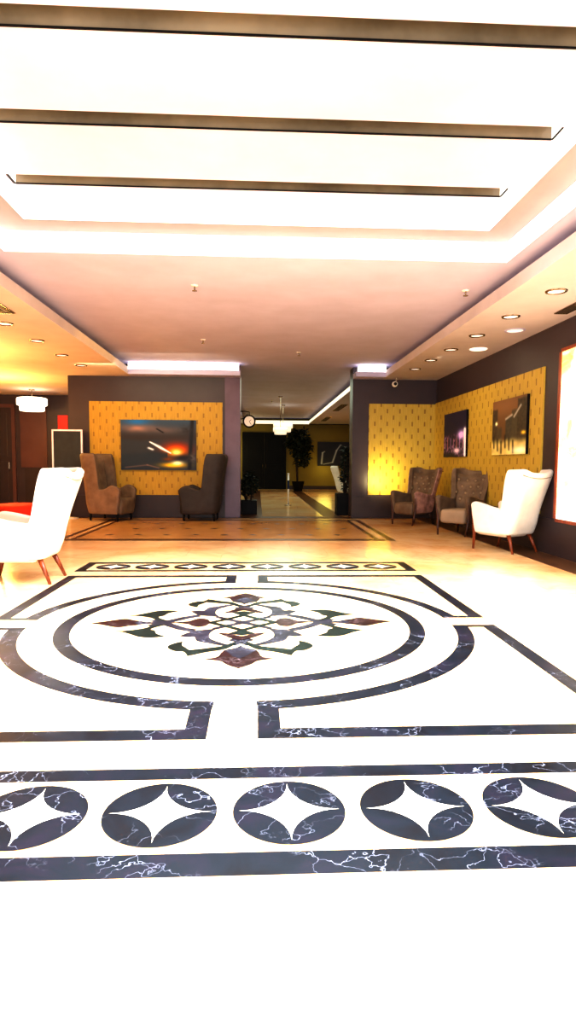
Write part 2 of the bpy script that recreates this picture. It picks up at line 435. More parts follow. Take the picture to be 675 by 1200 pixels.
# ================================================================ CEILING
def build_ceiling():
    bm = bmesh.new()
    PL, CV, LG, MR, BK = 0, 1, 2, 3, 4
    OX0, OX1, OY0, OY1 = -2.49, 2.53, 0.5, 6.40
    st = 0.30
    z2, z3 = ZC + .20, 3.62
    # main slab with rectangular opening, carried on into the hall
    def flat(x0, x1, y0, y1, z, mi): quad(bm, [(x0, y0, z), (x0, y1, z), (x1, y1, z), (x1, y0, z)], mi)
    flat(-2.85, OX0, Y0, 13.35, ZC, PL); flat(OX1, 2.85, Y0, 13.35, ZC, PL)
    flat(OX0, OX1, OY1, 13.35, ZC, PL); flat(OX0, OX1, Y0, OY0, ZC, PL)
    flat(-0.75, 2.40, 13.35, YF, ZC, PL)
    # stepped tray
    def frame_v(x0, x1, y0, y1, za, zb, mi):
        quad(bm, [(x0, y1, za), (x1, y1, za), (x1, y1, zb), (x0, y1, zb)], mi)
        quad(bm, [(x0, y0, za), (x0, y0, zb), (x1, y0, zb), (x1, y0, za)], mi)
        quad(bm, [(x1, y0, za), (x1, y0, zb), (x1, y1, zb), (x1, y1, za)], mi)
        quad(bm, [(x0, y0, za), (x0, y1, za), (x0, y1, zb), (x0, y0, zb)], mi)
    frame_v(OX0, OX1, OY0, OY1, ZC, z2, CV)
    ix0, ix1, iy0, iy1 = OX0 + st, OX1 - st, OY0 + st, OY1 - st
    flat(OX0, ix0, OY0, OY1, z2, LG); flat(ix1, OX1, OY0, OY1, z2, LG)
    flat(ix0, ix1, iy1, OY1, z2, LG); flat(ix0, ix1, OY0, iy0, z2, LG)
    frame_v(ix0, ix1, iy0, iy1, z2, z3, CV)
    # top of the tray with long mirrored slots
    sx0, sx1 = ix0 + .04, ix1 - .012
    flat(ix0, sx0, iy0, iy1, z3, 5); flat(sx1, ix1, iy0, iy1, z3, 5)
    ys = [1.58, 2.60, 3.62, 4.64, 5.65]; w = .17
    prev = iy0
    for y in ys:
        flat(sx0, sx1, prev, y, z3, 5); prev = y + w
        zt = z3 + .13
        flat(sx0, sx1, y, y + w, zt, MR)
        quad(bm, [(sx0, y + w, z3), (sx1, y + w, z3), (sx1, y + w, zt), (sx0, y + w, zt)], MR)
        quad(bm, [(sx0, y, z3), (sx0, y, zt), (sx1, y, zt), (sx1, y, z3)], MR)
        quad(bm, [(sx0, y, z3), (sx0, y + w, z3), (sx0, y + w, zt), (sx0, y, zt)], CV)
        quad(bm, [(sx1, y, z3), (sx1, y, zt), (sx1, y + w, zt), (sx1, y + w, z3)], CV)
        # thin black lip round the slot
        for bx in ((sx0, sx1, y + w - .004, y + w + .008), (sx0 - .02, sx0, y, y + w), (sx1, sx1 + .02, y, y + w)):
            box(bm, bx[0], bx[1], bx[2], bx[3], z3 - .006, z3 + .004, BK)
    flat(sx0, sx1, prev, iy1, z3, 5)
    # slab over everything so no daylight leaks in
    flat(XL - .3, 5.8, Y0, YF + .3, 3.95, PL)
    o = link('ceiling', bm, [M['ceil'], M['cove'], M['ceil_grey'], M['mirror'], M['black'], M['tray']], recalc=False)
    struct(o)
    def soffit(name, boxes, mats=None):
        b = bmesh.new()
        for q in boxes: box(b, *q)
        return struct(link(name, b, mats or M['ceil']))
    soffit('ceiling_left', [(XL, -2.65, Y0, 17.2, ZS, ZS + .14), (XL, -2.85, Y0, 17.2, ZS + .14, 3.9)], M['ceil_warm'])
    soffit('ceiling_right', [(2.65, XR + .1, Y0, 13.4, ZS, ZS + .14), (2.85, XR + .1, Y0, 13.4, ZS + .14, 3.9)], M['ceil_side'])
    soffit('ceiling_back', [(-2.65, -.37, 12.98, YB, ZS, ZS + .10), (2.02, 2.65, 12.93, YB, ZS, ZS + .10)])
    # glowing cove strips over the back wall
    b = bmesh.new(); box(b, -2.65, -.40, 12.99, 13.1, ZS + .045, ZC - .02)
    struct(link('trim_1', b, M['cove_strip']))
    b = bmesh.new(); box(b, 2.08, 2.65, 12.94, 13.1, ZS + .045, ZC - .03)
    struct(link('trim_2', b, M['cove_strip']))
    # hall soffits and their lit edges
    soffit('ceiling_hall', [(2.28, 5.5, 13.75, YF, ZS, ZS + .12), (-3.2, -.62, 13.75, YF, ZS, ZS + .12), (-3.2, 5.5, YF - .5, YF, ZS, ZS + .12)], M['ceil'])
    b = bmesh.new()
    box(b, 2.255, 2.285, 13.9, YF - .5, ZS + .01, ZS + .11); box(b, -.62, 2.285, YF - .54, YF - .5, ZS - .02, ZS + .13)
    struct(link('trim_3', b, M['cove_warm']))
M['tray'] = simple('tray_plaster', rgb(212, 200, 218), 0.7, 0.03, 1.2)
build_ceiling()

# ================================================================ WALLS
def sbox(name, q, m, bev=0.0):
    b = bmesh.new(); box(b, *q, 0, bev); return struct(link(name, b, m))
sbox('wall_back', (-3.965, -.70, YB, 13.75, 0, 3.9), M['wall'])
b = bmesh.new(); box(b, 2.02, XR + .1, YB, 13.75, 0, 3.9); struct(link('wall_back_right', b, M['wall']))
sbox('trim_4', (-.70, -.375, YB - .02, 13.77, 0, 3.9), M['pilaster'])
sbox('wall_right', (XR, XR + .2, Y0, YB, 0, 3.9), M['wall'])
sbox('wall_left', (XL - .2, XL, Y0, 17.3, 0, 3.9), M['wall'])
sbox('wall_left_back', (XL, -3.0, 17.2, 17.4, 0, 3.9), M['wall'])
sbox('wall_hall_left', (-3.2, -3.0, 13.75, YF, 0, 3.9), M['olive'])
sbox('wall_hall_right', (5.3, 5.5, 13.75, YF, 0, 3.9), M['olive'])
sbox('wall_far', (-3.2, 5.5, YF, YF + .2, 0, 3.9), M['olive'])
sbox('wall_hall_right_near', (XR + .1, 5.5, 13.6, 13.75, 0, 3.9), M['wall'])
# lower dark panels and plinths
sbox('baseboard_back', (-3.965, -.70, YB - .03, YB, 0, .47), M['wall_dark'])
sbox('baseboard_back_right', (2.02, XR, YB - .03, YB, 0, .47), M['wall_dark'])
sbox('baseboard_right', (XR - .03, XR, Y0, YB - .03, 0, .46), M['wall_dark'])
sbox('baseboard_left_back', (-6.3, -3.97, 17.16, 17.2, 0, 1.0), M['wall_dark'])
sbox('baseboard_far', (1.4, 5.3, YF - .04, YF, 0, .16), M['wall_dark'])
def paper_panel(name, kind, a0, a1, z0, z1, pos, mat=None):
    bm = bmesh.new(); uvl = bm.loops.layers.uv.new('UVMap')
    t = .025
    if kind == 'back':
        box(bm, a0, a1, pos - t, pos, z0, z1)
    else:
        box(bm, pos - t, pos, a0, a1, z0, z1)
    bmesh.ops.recalc_face_normals(bm, faces=bm.faces[:])
    for f in bm.faces:
        for l in f.loops:
            c = l.vert.co
            l[uvl].uv = ((c.x if kind == 'back' else c.y), c.z)
    return struct(link(name, bm, mat or M['paper']))
paper_panel('trim_5', 'back', -3.53, -.75, .48, 2.44, YB, M['paper_left'])
paper_panel('trim_6', 'back', 2.37, XR - .02, .50, 2.45, YB)
paper_panel('trim_7', 'side', 8.22, YB - .03, .50, 2.47, XR)
# red-brown panel and framed doorway in the left recess
sbox('trim_9', (-6.40, -5.70, 17.17, 17.2, 1.02, 2.62), M['redbrown'])
def door(name, x0, x1, y, h, frame_m, leaf_m, double=True, handle=True):
    root = bpy.data.objects.new(name, None); COL.objects.link(root); root['kind'] = 'structure'
    fw = .09
    b = bmesh.new(); box(b, x0 - fw, x0, y - .06, y, 0, h + fw); box(b, x1, x1 + fw, y - .06, y, 0, h + fw); box(b, x0 - fw, x1 + fw, y - .062, y, h, h + fw)
    link('door_frame', b, frame_m, root)
    halves = [(x0, (x0 + x1) / 2 - .004), ((x0 + x1) / 2 + .004, x1)] if double else [(x0, x1)]
    for i, (a, c) in enumerate(halves):
        b = bmesh.new(); box(b, a, c, y - .045, y - .005, 0.01, h)
        for z0, z1 in ((.15, h * .45), (h * .5, h - .15)):
            box(b, a + .12, c - .12, y - .055, y - .04, z0, z1, 0, .006)
        lf = link('door_leaf', b, leaf_m, root)
        if handle:
            hx = c - .07 if i == 0 else a + .07
            b = bmesh.new(); tube(b, [(hx, y - .06, .95), (hx, y - .09, .97), (hx, y - .09, 1.15), (hx, y - .06, 1.17)], .012)
            link('door_handle', b, M['chrome'], lf)
    return root
door('door_1', -.62, 1.20, YF, 2.50, M['black'], M['black'])
door('door_2', -7.2, -6.62, 17.2, 2.62, M['redbrown'], M['wall_dark'], False)

# ================================================================ BACKLIT PANEL
t = thing('light_panel', 'tall backlit cream stone panel set in the dark right wall beside a white armchair', 'wall panel', (XR, 6.4, 0))
b = bmesh.new()
y0, y1, z0, z1 = -1.6, 1.36, .48, 2.57
box(b, -.05, 0.0, y1 - .05, y1, z0, z1); box(b, -.05, 0, y0, y0 + .05, z0, z1)
box(b, -.05, 0, y0 + .05, y1 - .05, z0 - .04, z0); box(b, -.05, 0, y0 + .05, y1 - .05, z1, z1 + .04)
link('frame', b, M['redwood'], t)
b = bmesh.new(); box(b, -.035, -.002, y0 + .05, y1 - .05, z0, z1)
link('panel', b, M['onyx'], t)

# ================================================================ PAINTINGS
def lerp(a, b, t): return tuple(x + (y - x) * t for x, y in zip(a, b))
def nz(u, v, s, o=0.0): return 0.5 + 0.5 * noise.noise(Vector((u * s + o, v * s - o, o * 1.7)))
def blob(u, v, cu, cv, ru, rv, p=2.0):
    return math.exp(-(((u - cu) / ru) ** 2 + ((v - cv) / rv) ** 2) ** (p / 2))
def seg(u, v, a, b, w):
    ax, ay = a; bx, by = b; dx, dy = bx - ax, by - ay
    t = max(0, min(1, ((u - ax) * dx + (v - ay) * dy) / (dx * dx + dy * dy)))
    d = math.hypot(u - ax - t * dx, v - ay - t * dy); return math.exp(-(d / w) ** 2)
def p_sunset(u, v):           # v: 0 top, 1 bottom
    c = lerp((62, 76, 92), (60, 52, 50), smoothstep(0, .4, v))
    c = lerp(c, (40, 110, 170), .9 * blob(u, v, .22, .04, .16, .07))
    c = lerp(c, (176, 128, 108), .75 * blob(u, v, .24, .17, .22, .07) * (.5 + nz(u, v, 9, 3)))
    c = lerp(c, (120, 96, 88), .5 * blob(u, v, .60, .20, .3, .07) * (.5 + nz(u, v, 9, 5)))
    c = lerp(c, (56, 58, 62), smoothstep(.38, .5, v + .08 * nz(u, v, 4, 1)) * .9)
    c = lerp(c, (205, 50, 10), min(1, 1.1 * blob(u, v, .74, .58, .17, .12)))
    c = lerp(c, (255, 150, 20), min(1, 1.1 * blob(u, v, .73, .63, .11, .085)))
    c = lerp(c, (255, 245, 140), min(1, 1.2 * blob(u, v, .74, .65, .06, .055)))
    hill = .60 + .25 * (u - .5) ** 2 + .07 * nz(u, 0, 6, 2)
    if u < .62: c = lerp(c, (48, 54, 60), smoothstep(hill - .05, hill + .05, v) * .9)
    c = lerp(c, (38, 38, 44), .95 * blob(u, v, .83, .75, .14, .06))
    c = lerp(c, (150, 70, 20), .7 * blob(u, v, .63, .78, .07, .03))
    c = lerp(c, (255, 190, 30), min(1, 1.2 * blob(u, v, .70, .90, .15, .045)))
    c = lerp(c, (255, 250, 200), min(1, 1.2 * blob(u, v, .75, .86, .07, .04)))
    c = lerp(c, (170, 120, 100), .45 * seg(u, v, (.06, .95), (.35, .90), .012)); c = lerp(c, (190, 130, 100), .45 * seg(u, v, (.35, .90), (.5, .96), .012))
    c = lerp(c, (255, 252, 245), min(1, 1.2 * seg(u, v, (.385, .44), (.66, .66), .010 + .014 * (1 - abs(2 * (u - .385) / .275 - 1)))))
    c = lerp(c, (230, 230, 230), seg(u, v, (.37, .56), (.42, .59), .018))
    c = lerp(c, (36, 36, 40), min(1, 1.3 * seg(u, v, (.95, .02), (.91, .98), .025)))
    c = lerp(c, (50, 46, 48), min(1, blob(u, v, .88, .20, .09, .09) * 1.2 * nz(u, v, 22, 9)))
    c = lerp(c, (30, 32, 38), seg(u, v, (.48, .18), (.56, .25), .012))
    c = lerp(c, (150, 130, 115), .6 * blob(u, v, .95, .75, .05, .1) * nz(u, v, 25, 4))
    return c
def p_night(u, v):
    c = lerp((34, 28, 58), (26, 22, 46), v)
    w = smoothstep(.45, .55, v)
    k = nz(u, v, 18, 2)
    c = lerp(c, lerp((30, 24, 48), (150, 100, 130), max(0, k - .45) * 2.6), w)
    for i in range(14):
        a = (i * .137 + .05) % .95
        c = lerp(c, (200, 120, 120) if i % 3 else (150, 130, 210), .75 * seg(u, v, (a, .55 + .02 * (i % 4)), (a, .80), .012))
    c = lerp(c, (232, 190, 255), min(1, 1.2 * blob(u, v, .80, .52, .16, .10)))
    c = lerp(c, (255, 245, 255), min(1, 1.2 * seg(u, v, (.95, .42), (.97, .96), .05)))
    c = lerp(c, (250, 215, 235), min(1, blob(u, v, .62, .86, .14, .06) * 1.2))
    c = lerp(c, (20, 18, 30), smoothstep(.90, .97, v) * (u < .5))
    return c
def p_street(u, v):
    c = lerp((122, 86, 52), (92, 66, 40), v)
    c = lerp(c, (150, 110, 70), .5 * blob(u, v, .35, .12, .4, .15))
    for (a, b_, h, cc) in ((.0, .16, .18, (58, 46, 34)), (.14, .30, .52, (70, 58, 42)), (.42, .62, .34, (62, 58, 48)), (.60, .80, .24, (72, 64, 48)), (.76, 1.0, .06, (56, 48, 36))):
        e = smoothstep(a - .02, a + .01, u) * (1 - smoothstep(b_ - .01, b_ + .02, u)) * smoothstep(h - .03, h + .03, v + .04 * nz(u, v, 14, 5))
        c = lerp(c, lerp(cc, (110, 92, 62), .5 * nz(u, v, 22, 1)), e)
    c = lerp(c, (200, 190, 170), .8 * seg(u, v, (.42, .36), (.60, .30), .02)); c = lerp(c, (190, 180, 160), .9 * seg(u, v, (.66, .34), (.84, .16), .02))
    w = smoothstep(.70, .84, v + .05 * nz(u, v, 7, 8))
    c = lerp(c, (250, 226, 130), w * (.55 + .45 * nz(u, v, 8, 6)))
    for i in range(9):
        a = (i * .117 + .06); hh = .66 + .05 * ((i * 7) % 3)
        c = lerp(c, (42, 32, 22), .85 * seg(u, v, (a, hh), (a + .01, hh + .20), .022) * (a < .75))
    c = lerp(c, (255, 250, 190), min(1, 1.3 * blob(u, v, .13, .42, .035, .035)))
    c = lerp(c, (255, 205, 60), min(1, 1.2 * blob(u, v, .93, .63, .06, .03)))
    c = lerp(c, (255, 250, 215), min(1, 1.1 * blob(u, v, .85, .93, .22, .07)))
    return c
def p_swirl(u, v):
    c = lerp((30, 30, 34), (44, 40, 42), nz(u, v, 5, 3))
    for a, b_, w in (((.08, .92), (.10, .45), .018), ((.10, .45), (.14, .40), .014), ((.12, .93), (.30, .86), .014), ((.30, .86), (.38, .35), .017), ((.38, .35), (.46, .12), .014),
                     ((.46, .12), (.56, .22), .012), ((.56, .22), (.52, .34), .012), ((.48, .60), (.62, .60), .02), ((.70, .92), (.78, .30), .016), ((.78, .30), (.88, .5), .014)):
        c = lerp(c, (170, 166, 158), .85 * seg(u, v, a, b_, w))
    return c
def canvas(label, fn, w, h, loc, rz, nx=110, thick=.04, group=None):
    """flat canvas on stretcher: local x right, z up, faces -y"""
    t = thing('painting', label, 'painting', loc, rz, group)
    ny = int(nx * h / w)
    bm = bmesh.new(); lay = bm.verts.layers.float_color.new('Col')
    grid = []
    for j in range(ny + 1):
        row = []
        for i in range(nx + 1):
            u, v = i / nx, j / ny
            vt = bm.verts.new(((u - .5) * w, -thick, (.5 - v) * h)); c = fn(u, v); vt[lay] = tuple(s2l(max(0, min(255, x)) / 255) for x in c) + (1,)
            row.append(vt)
        grid.append(row)
    for j in range(ny):
        for i in range(nx):
            bm.faces.new((grid[j][i], grid[j + 1][i], grid[j + 1][i + 1], grid[j][i + 1]))
    link('canvas', bm, M['art'], t, recalc=False)
    b = bmesh.new(); box(b, -w / 2, w / 2, -thick + .001, 0, -h / 2, h / 2); link('stretcher', b, M['black'], t)
    return t
canvas('landscape painting of an orange sunset over dark hills, between two tall armchairs', p_sunset, 1.57, 1.05, (-2.09, YB - .025, 1.535), 0, 130)
canvas('narrow dark purple night city painting above the tufted brown armchairs', p_night, 1.33, .85, (XR - .025, 11.82, 1.735), PI * 1.5)
canvas('sepia old street painting with a pale foreground on the gold wallpaper, nearer the bright panel', p_street, 1.27, .84, (XR - .025, 9.25, 1.735), PI * 1.5)
canvas('black painting with white swirling lines on the far olive wall', p_swirl, 2.3, 1.09, (3.88, YF - .002, 1.63), 0, 120)

# ================================================================ ARMCHAIRS
def shell_bm(w, xf, xb, zb, zarm_f, zarm_d, ztop, zmid, lean, flare, wing, hump=0.0, cr=.13, nv=12, flare_a=0.03):
    """wrap-round back, wings and arms as one upholstered sheet (thickened afterwards)"""
    path = []
    def arm(n, x0, x1, sgn): return [(x0 + (x1 - x0) * (1 - (1 - i / n) ** 1.7), sgn * w) for i in range(n)]
    xs = xb + cr
    xw = xs + wing * (xf - xs)
    path += arm(18, xf, xs, -1)
    for i in range(8):
        a = -PI / 2 - (PI / 2) * i / 8; path.append((xs + cr * math.cos(a), -w + cr + cr * math.sin(a)))
    for i in range(13): path.append((xb, (-w + cr) + (2 * w - 2 * cr) * i / 12))
    for i in range(1, 9):
        a = PI - (PI / 2) * i / 8; path.append((xs + cr * math.cos(a), w - cr + cr * math.sin(a)))
    path += [(p[0], -p[1]) for p in reversed(path[:18])]
    bm = bmesh.new(); grid = []
    for (x, y) in path:
        k = (x - xs) / (xf - xs)                     # 0 at the back corner, 1 at the arm front
        if abs(y) < w - 1e-4 or k <= 0.001:
            e = smoothstep(0, w - cr * .3, abs(y)); H = zmid + (ztop - zmid) * e * e; kk = 0.0
        else:
            kk = k
            a = zarm_d + (zarm_f - zarm_d) * smoothstep(wing, 1.0, k) + hump * math.exp(-((k - .72) / .16) ** 2)
            H = ztop + (a - ztop) * smoothstep(wing - .035, wing + .035, k)
            H -= .05 * smoothstep(.93, 1.0, k)
        col = []
        wt = 1 - .48 * min(1, max(0, (x - xb) / (xw - xb))) - .52 * smoothstep(xw, xw + .22, x)
        for j in range(nv + 1):
            f = j / nv
            z = zb + (H - zb) * f
            hz = max(0.0, z - zb)
            X = x - lean * (hz / (ztop - zb)) * wt * (hz / (ztop - zb)) ** .25
            fl = 1 + flare * smoothstep(.35, 1.0, hz / (ztop - zb)) * (1 - smoothstep(wing, wing + .25, kk)) + flare_a * (1 - wt) * smoothstep(.0, .5, hz / (zarm_f - zb + .01)) 
            # front edge of arms curves: hollow at seat height, forward at the top
            if kk > .6: X += (kk - .6) * .11 * (2 * (z - zb) / (zarm_f - zb) - 1.0)
            X += .05 * smoothstep(.5, 1, hz / (ztop - zb)) * smoothstep(.05, wing, kk) * (1 - smoothstep(wing, wing + .3, kk))   # wings curl forward
            Yy = y * fl
            if kk <= 0.001 and abs(y) < w: X += .035 * smoothstep(.3, 1, hz / (ztop - zb)) * (1 - (abs(y) / w) ** 2) * -1
            # bottom tucks in
            tuck = .90 + .10 * smoothstep(0, .18, f)
            col.append(bm.verts.new((X * (tuck if X < 0 else 1), Yy * (tuck * .5 + .5), z)))
        grid.append(col)
    for a, b in zip(grid, grid[1:]):
        for j in range(nv):
            bm.faces.new((a[j], b[j], b[j + 1], a[j + 1]))
    return bm
def shell_obj(root, mats, name='upholstered_frame', thick=.085, **kw):
    bm = shell_bm(**kw)
    bmesh.ops.recalc_face_normals(bm, faces=bm.faces[:])
    # make normals point outwards
    f = min(bm.faces, key=lambda q: q.calc_center_median().x)
    if f.normal.x > 0: bmesh.ops.reverse_faces(bm, faces=bm.faces[:])
    o = link(name, bm, mats, root, True, recalc=False)
    s = o.modifiers.new('thick', 'SOLIDIFY'); s.thickness = thick; s.offset = -1; s.use_even_offset = False
    if len(mats) > 1: s.material_offset = 1; s.material_offset_rim = 1
    mod_subsurf(o, 2)
    return o
def cushion(name, root, mat, x0, x1, y0, y1, z0, z1, bev=.05, crown=.015):
    bm = bmesh.new(); box(bm, x0, x1, y0, y1, z0, z1, 0)
    bmesh.ops.bevel(bm, geom=bm.edges[:], offset=bev, segments=3, affect='EDGES', profile=.5)
    cx, cy = (x0 + x1) / 2, (y0 + y1) / 2
    for v in bm.verts:
        if v.co.z > (z0 + z1) / 2: v.co.z += crown * (1 - ((v.co.x - cx) / (x1 - x0) * 2) ** 2) * (1 - ((v.co.y - cy) / (y1 - y0) * 2) ** 2)
    return link(name, bm, mat, root, True)
def tuft_points(zl, zh, hw):
    pts = []
    for r_, z in enumerate((.84, .66, .48, .30)):
        n = 4 if r_ % 2 == 0 else 3
        for i in range(n):
            y = (i - (n - 1) / 2) * .52
            pts.append((y * hw, zl + (zh - zl) * z))
    return pts
def tufted_back(root, mat, zl, zh, hw_l, hw_h, xl, xh, depth=.07, tuft=True):
    """padded inner back with diamond dimples; leans from (xl at zl) to (xh at zh)"""
    pts = tuft_points(zl, zh, hw_h)
    bm = bmesh.new(); nx_, nz_ = 36, 36; g = []
    for j in range(nz_ + 1):
        row = []
        fz = j / nz_; z = zl + (zh - zl) * fz; hw = hw_l + (hw_h - hw_l) * fz
        for i in range(nx_ + 1):
            s = i / nx_ * 2 - 1; y = hw * s
            e = (1 - abs(s) ** 6) * (1 - abs(2 * fz - 1) ** 8)
            d = depth * max(0, e) ** .5
            if tuft:
                for (py, pz) in pts:
                    r2 = ((y - py) / .035) ** 2 + ((z - pz) / .035) ** 2
                    d -= .030 * math.exp(-r2)
            x = xl + (xh - xl) * fz + d - .05 * (1 - s * s) * fz * 0 + .05 * (s * s)
            row.append(bm.verts.new((x, y, z - .04 * (1 - s * s) * fz)))
        g.append(row)
    for j in range(nz_):
        for i in range(nx_): bm.faces.new((g[j][i], g[j][i + 1], g[j + 1][i + 1], g[j + 1][i]))
    o = link('backrest', bm, mat, root, True)
    if tuft:
        for (py, pz) in pts:
            fz = (pz - zl) / (zh - zl); hw = hw_l + (hw_h - hw_l) * fz; s = py / hw
            b = bmesh.new(); bmesh.ops.create_uvsphere(b, u_segments=10, v_segments=6, radius=.019)
            for v in b.verts: v.co.x *= .5; v.co += Vector((xl + (xh - xl) * fz + depth - .022 + .05 * s * s, py, pz - .04 * (1 - s * s) * fz))
            link('button', b, M['button'], o, True)
    return o
def make_wing(label, loc, rz, fabric, legm, side=None, inner=None, tuft=True, group=None, seat=None):
    t = thing('wing_armchair', label, 'armchair', loc, rz, group)
    inner = inner or fabric
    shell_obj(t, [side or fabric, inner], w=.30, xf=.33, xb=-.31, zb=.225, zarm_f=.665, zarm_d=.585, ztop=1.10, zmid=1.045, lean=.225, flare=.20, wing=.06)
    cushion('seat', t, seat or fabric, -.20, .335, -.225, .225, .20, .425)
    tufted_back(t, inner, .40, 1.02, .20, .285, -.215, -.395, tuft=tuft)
    for s in (-1, 1):
        b = bmesh.new(); tube(b, [(.34, s * .245, 0), (.315, s * .262, .14), (.30, s * .275, .26), (.305, s * .287, .40), (.335, s * .292, .52)], [.015, .021, .024, .021, .010], 12)
        link('leg', b, legm, t, True)
        b = bmesh.new(); tube(b, [(-.325, s * .235, 0), (-.27, s * .215, .13), (-.215, s * .195, .25)], [.015, .021, .027], 12)
        link('leg', b, legm, t, True)
    # piped seam round the top of the outside back
    b = bmesh.new()
    pts = []
    for i in range(13):
        y = -.27 + .54 * i / 12
        pts.append((-.535 + .03 * (abs(y) / .27) ** 2, y * 1.12, .985 + .045 * (abs(y) / .27) ** 2))
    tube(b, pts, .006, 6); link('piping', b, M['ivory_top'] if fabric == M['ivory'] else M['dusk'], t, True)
    return t
def ang(dx, dy): return math.atan2(dy, dx)
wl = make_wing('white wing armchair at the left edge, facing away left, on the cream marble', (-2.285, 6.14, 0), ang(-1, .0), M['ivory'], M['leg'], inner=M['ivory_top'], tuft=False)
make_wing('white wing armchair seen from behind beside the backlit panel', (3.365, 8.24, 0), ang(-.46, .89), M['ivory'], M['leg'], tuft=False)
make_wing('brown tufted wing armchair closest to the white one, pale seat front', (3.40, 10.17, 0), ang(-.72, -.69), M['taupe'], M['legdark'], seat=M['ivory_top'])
make_wing('brown tufted wing armchair in the corner, rosy side panel turned outward', (3.04, 11.95, 0), ang(-.80, -.60), M['taupe'], M['legdark'], side=M['pinkgrey'])

def make_tall(label, loc, rz, fabric, inner):
    t = thing('tall_wing_armchair', label, 'armchair', loc, rz)
    shell_obj(t, [fabric, inner], thick=.10, w=.37, xf=.40, xb=-.36, zb=.13, zarm_f=.66, zarm_d=.63, ztop=1.345, zmid=1.30, lean=.13, flare=.04, wing=.26, hump=.07, cr=.16, flare_a=0.0)
    cushion('seat', t, inner, -.26, .42, -.27, .27, .13, .45)
    tufted_back(t, inner, .42, 1.25, .26, .29, -.25, -.36, tuft=False)
    for s in (-1, 1):
        for x in (.33, -.27):
            b = bmesh.new(); tube(b, [(x, s * .27, 0), (x, s * .27, .14)], [.018, .028], 10); link('leg', b, M['black'], t, True)
    return t
make_tall('tan high-backed wing armchair facing right, beside the black signboard', (-3.00, 12.72, 0), ang(1, -.30), M['tan'], M['taupe'])
make_tall('charcoal high-backed wing armchair facing left, right of the sunset painting', (-1.13, 12.72, 0), ang(-1, .06), M['dusk'], M['dusk'])

# ================================================================ SIGNBOARD
t = thing('signboard_stand', 'blank black signboard in a white frame on a thin white pole', 'sign stand', (-3.91, 13.02, 0))
b = bmesh.new(); box(b, -.29, .29, -.012, .012, 1.0, 1.80); link('board', b, M['charcoal'], t)
b = bmesh.new()
for q in ((-.31, -.275, -.02, .02, .97, 1.83), (.275, .31, -.02, .02, .97, 1.83), (-.275, .275, -.02, .02, .97, 1.005), (-.275, .275, -.02, .02, 1.795, 1.83)): box(b, *q, 0, .004)
link('frame', b, M['frame_white'], t)
b = bmesh.new(); tube(b, [(0, .03, .03), (0, .03, 1.2)], .022, 12); link('pole', b, M['white_paint'], t, True)
b = bmesh.new(); lathe(b, [(.0, 0), (.20, 0), (.20, .012), (.05, .03), (.0, .03)][1:4], 32); link('base', b, M['white_paint'], t, True)

# ================================================================ RED THINGS IN THE LEFT RECESS
b = bmesh.new(); box(b, -.135, .135, -.02, 0, -.24, .24, 0, .004)
o = link('wall_notice', b, M['red'], None); o.location = (-5.27, 17.2, 2.19); tag(o, 'plain red notice on the dark wall above the black signboard', 'notice')
t = thing('ottoman', 'low round red ottoman half hidden by the white armchair on the left', 'ottoman', (-4.75, 12.6, 0))
b = bmesh.new(); lathe(b, [(.52, .04), (.56, .08), (.56, .27), (.52, .32), (.30, .335), (.02, .338)], 48); link('cushion', b, M['redfab'], t, True)
b = bmesh.new(); lathe(b, [(.44, 0), (.44, .05)], 40); link('base', b, M['black'], t)

# ================================================================ PENDANT LAMPS
def make_pendant(label, loc, ztop, mat, group=None, k=1.0):
    """origin at the ceiling; two stacked drums on a rod"""
    t = thing('pendant_lamp', label, 'pendant lamp', loc, 0, group)
    d = ztop
    b = bmesh.new(); lathe(b, [(.07, 0), (.07, -.02), (.012, -.03)], 20); link('ceiling_rose', b, M['chrome'], t, True)
    b = bmesh.new(); tube(b, [(0, 0, -.01), (0, 0, d + .02)], .009, 8); link('rod', b, M['chrome'], t, True)
    b = bmesh.new(); lathe(b, [(.30 * k, d), (.345 * k, d - .012 * k), (.36 * k, d - .03 * k), (.36 * k, d - .17 * k), (.345 * k, d - .19 * k), (.30 * k, d - .195 * k)], 40); u = link('lamp_shade', b, mat, t, True)
    b = bmesh.new(); lathe(b, [(.27 * k, d - .19 * k), (.295 * k, d - .20 * k), (.295 * k, d - .315 * k), (.27 * k, d - .33 * k)], 40); link('lamp_shade', b, mat, t, True)
    return t
p0 = make_pendant('brightly glowing two-tier drum pendant lamp in the left recess', (-5.62, 15.9, ZS), -.21, M['lampglow'])
pa = make_pendant('cream two-tier drum pendant lamp in the far hall, upper right of the hanging pair', (.88, 22.0, ZC), -.63, M['lampglow2'], k=.95)
make_pendant('cream two-tier drum pendant lamp in the far hall, lower left of the hanging pair', (.69, 19.2, ZC), -.95, M['lampglow2'], k=.64)

# ================================================================ CLOCK
t = thing('wall_clock', 'round white clock with a black rim on a bracket at the hall opening', 'clock', (-.19, 13.52, 2.065))
b = bmesh.new(); lathe(b, [(.105, -.035), (.130, -.04), (.140, -.02), (.140, .02), (.130, .04), (.105, .035)], 40, 0, 'y'); link('rim', b, M['black'], t, True)
b = bmesh.new(); lathe(b, [(.108, -.036), (.108, .036)], 40, 0, 'y'); face = link('dial', b, M['white_paint'], t)
for a, l in ((.9, .055), (2.6, .08)):
    b = bmesh.new(); tube(b, [(0, -.039, 0), (l * math.sin(a), -.039, l * math.cos(a))], .004, 6); link('hand', b, M['black'], face)
b = bmesh.new()
tube(b, [(-.185, 0, .21), (-.10, 0, .215), (0, 0, .20), (0, 0, .13)], .011, 8)
tube(b, [(-.185, 0, .05)] + [(-.185 + .16 * math.sin(k * PI / 16), 0, .05 + .16 * (1 - math.cos(k * PI / 16))) for k in range(1, 8)], .009, 8)
link('bracket', b, M['black'], t, True)

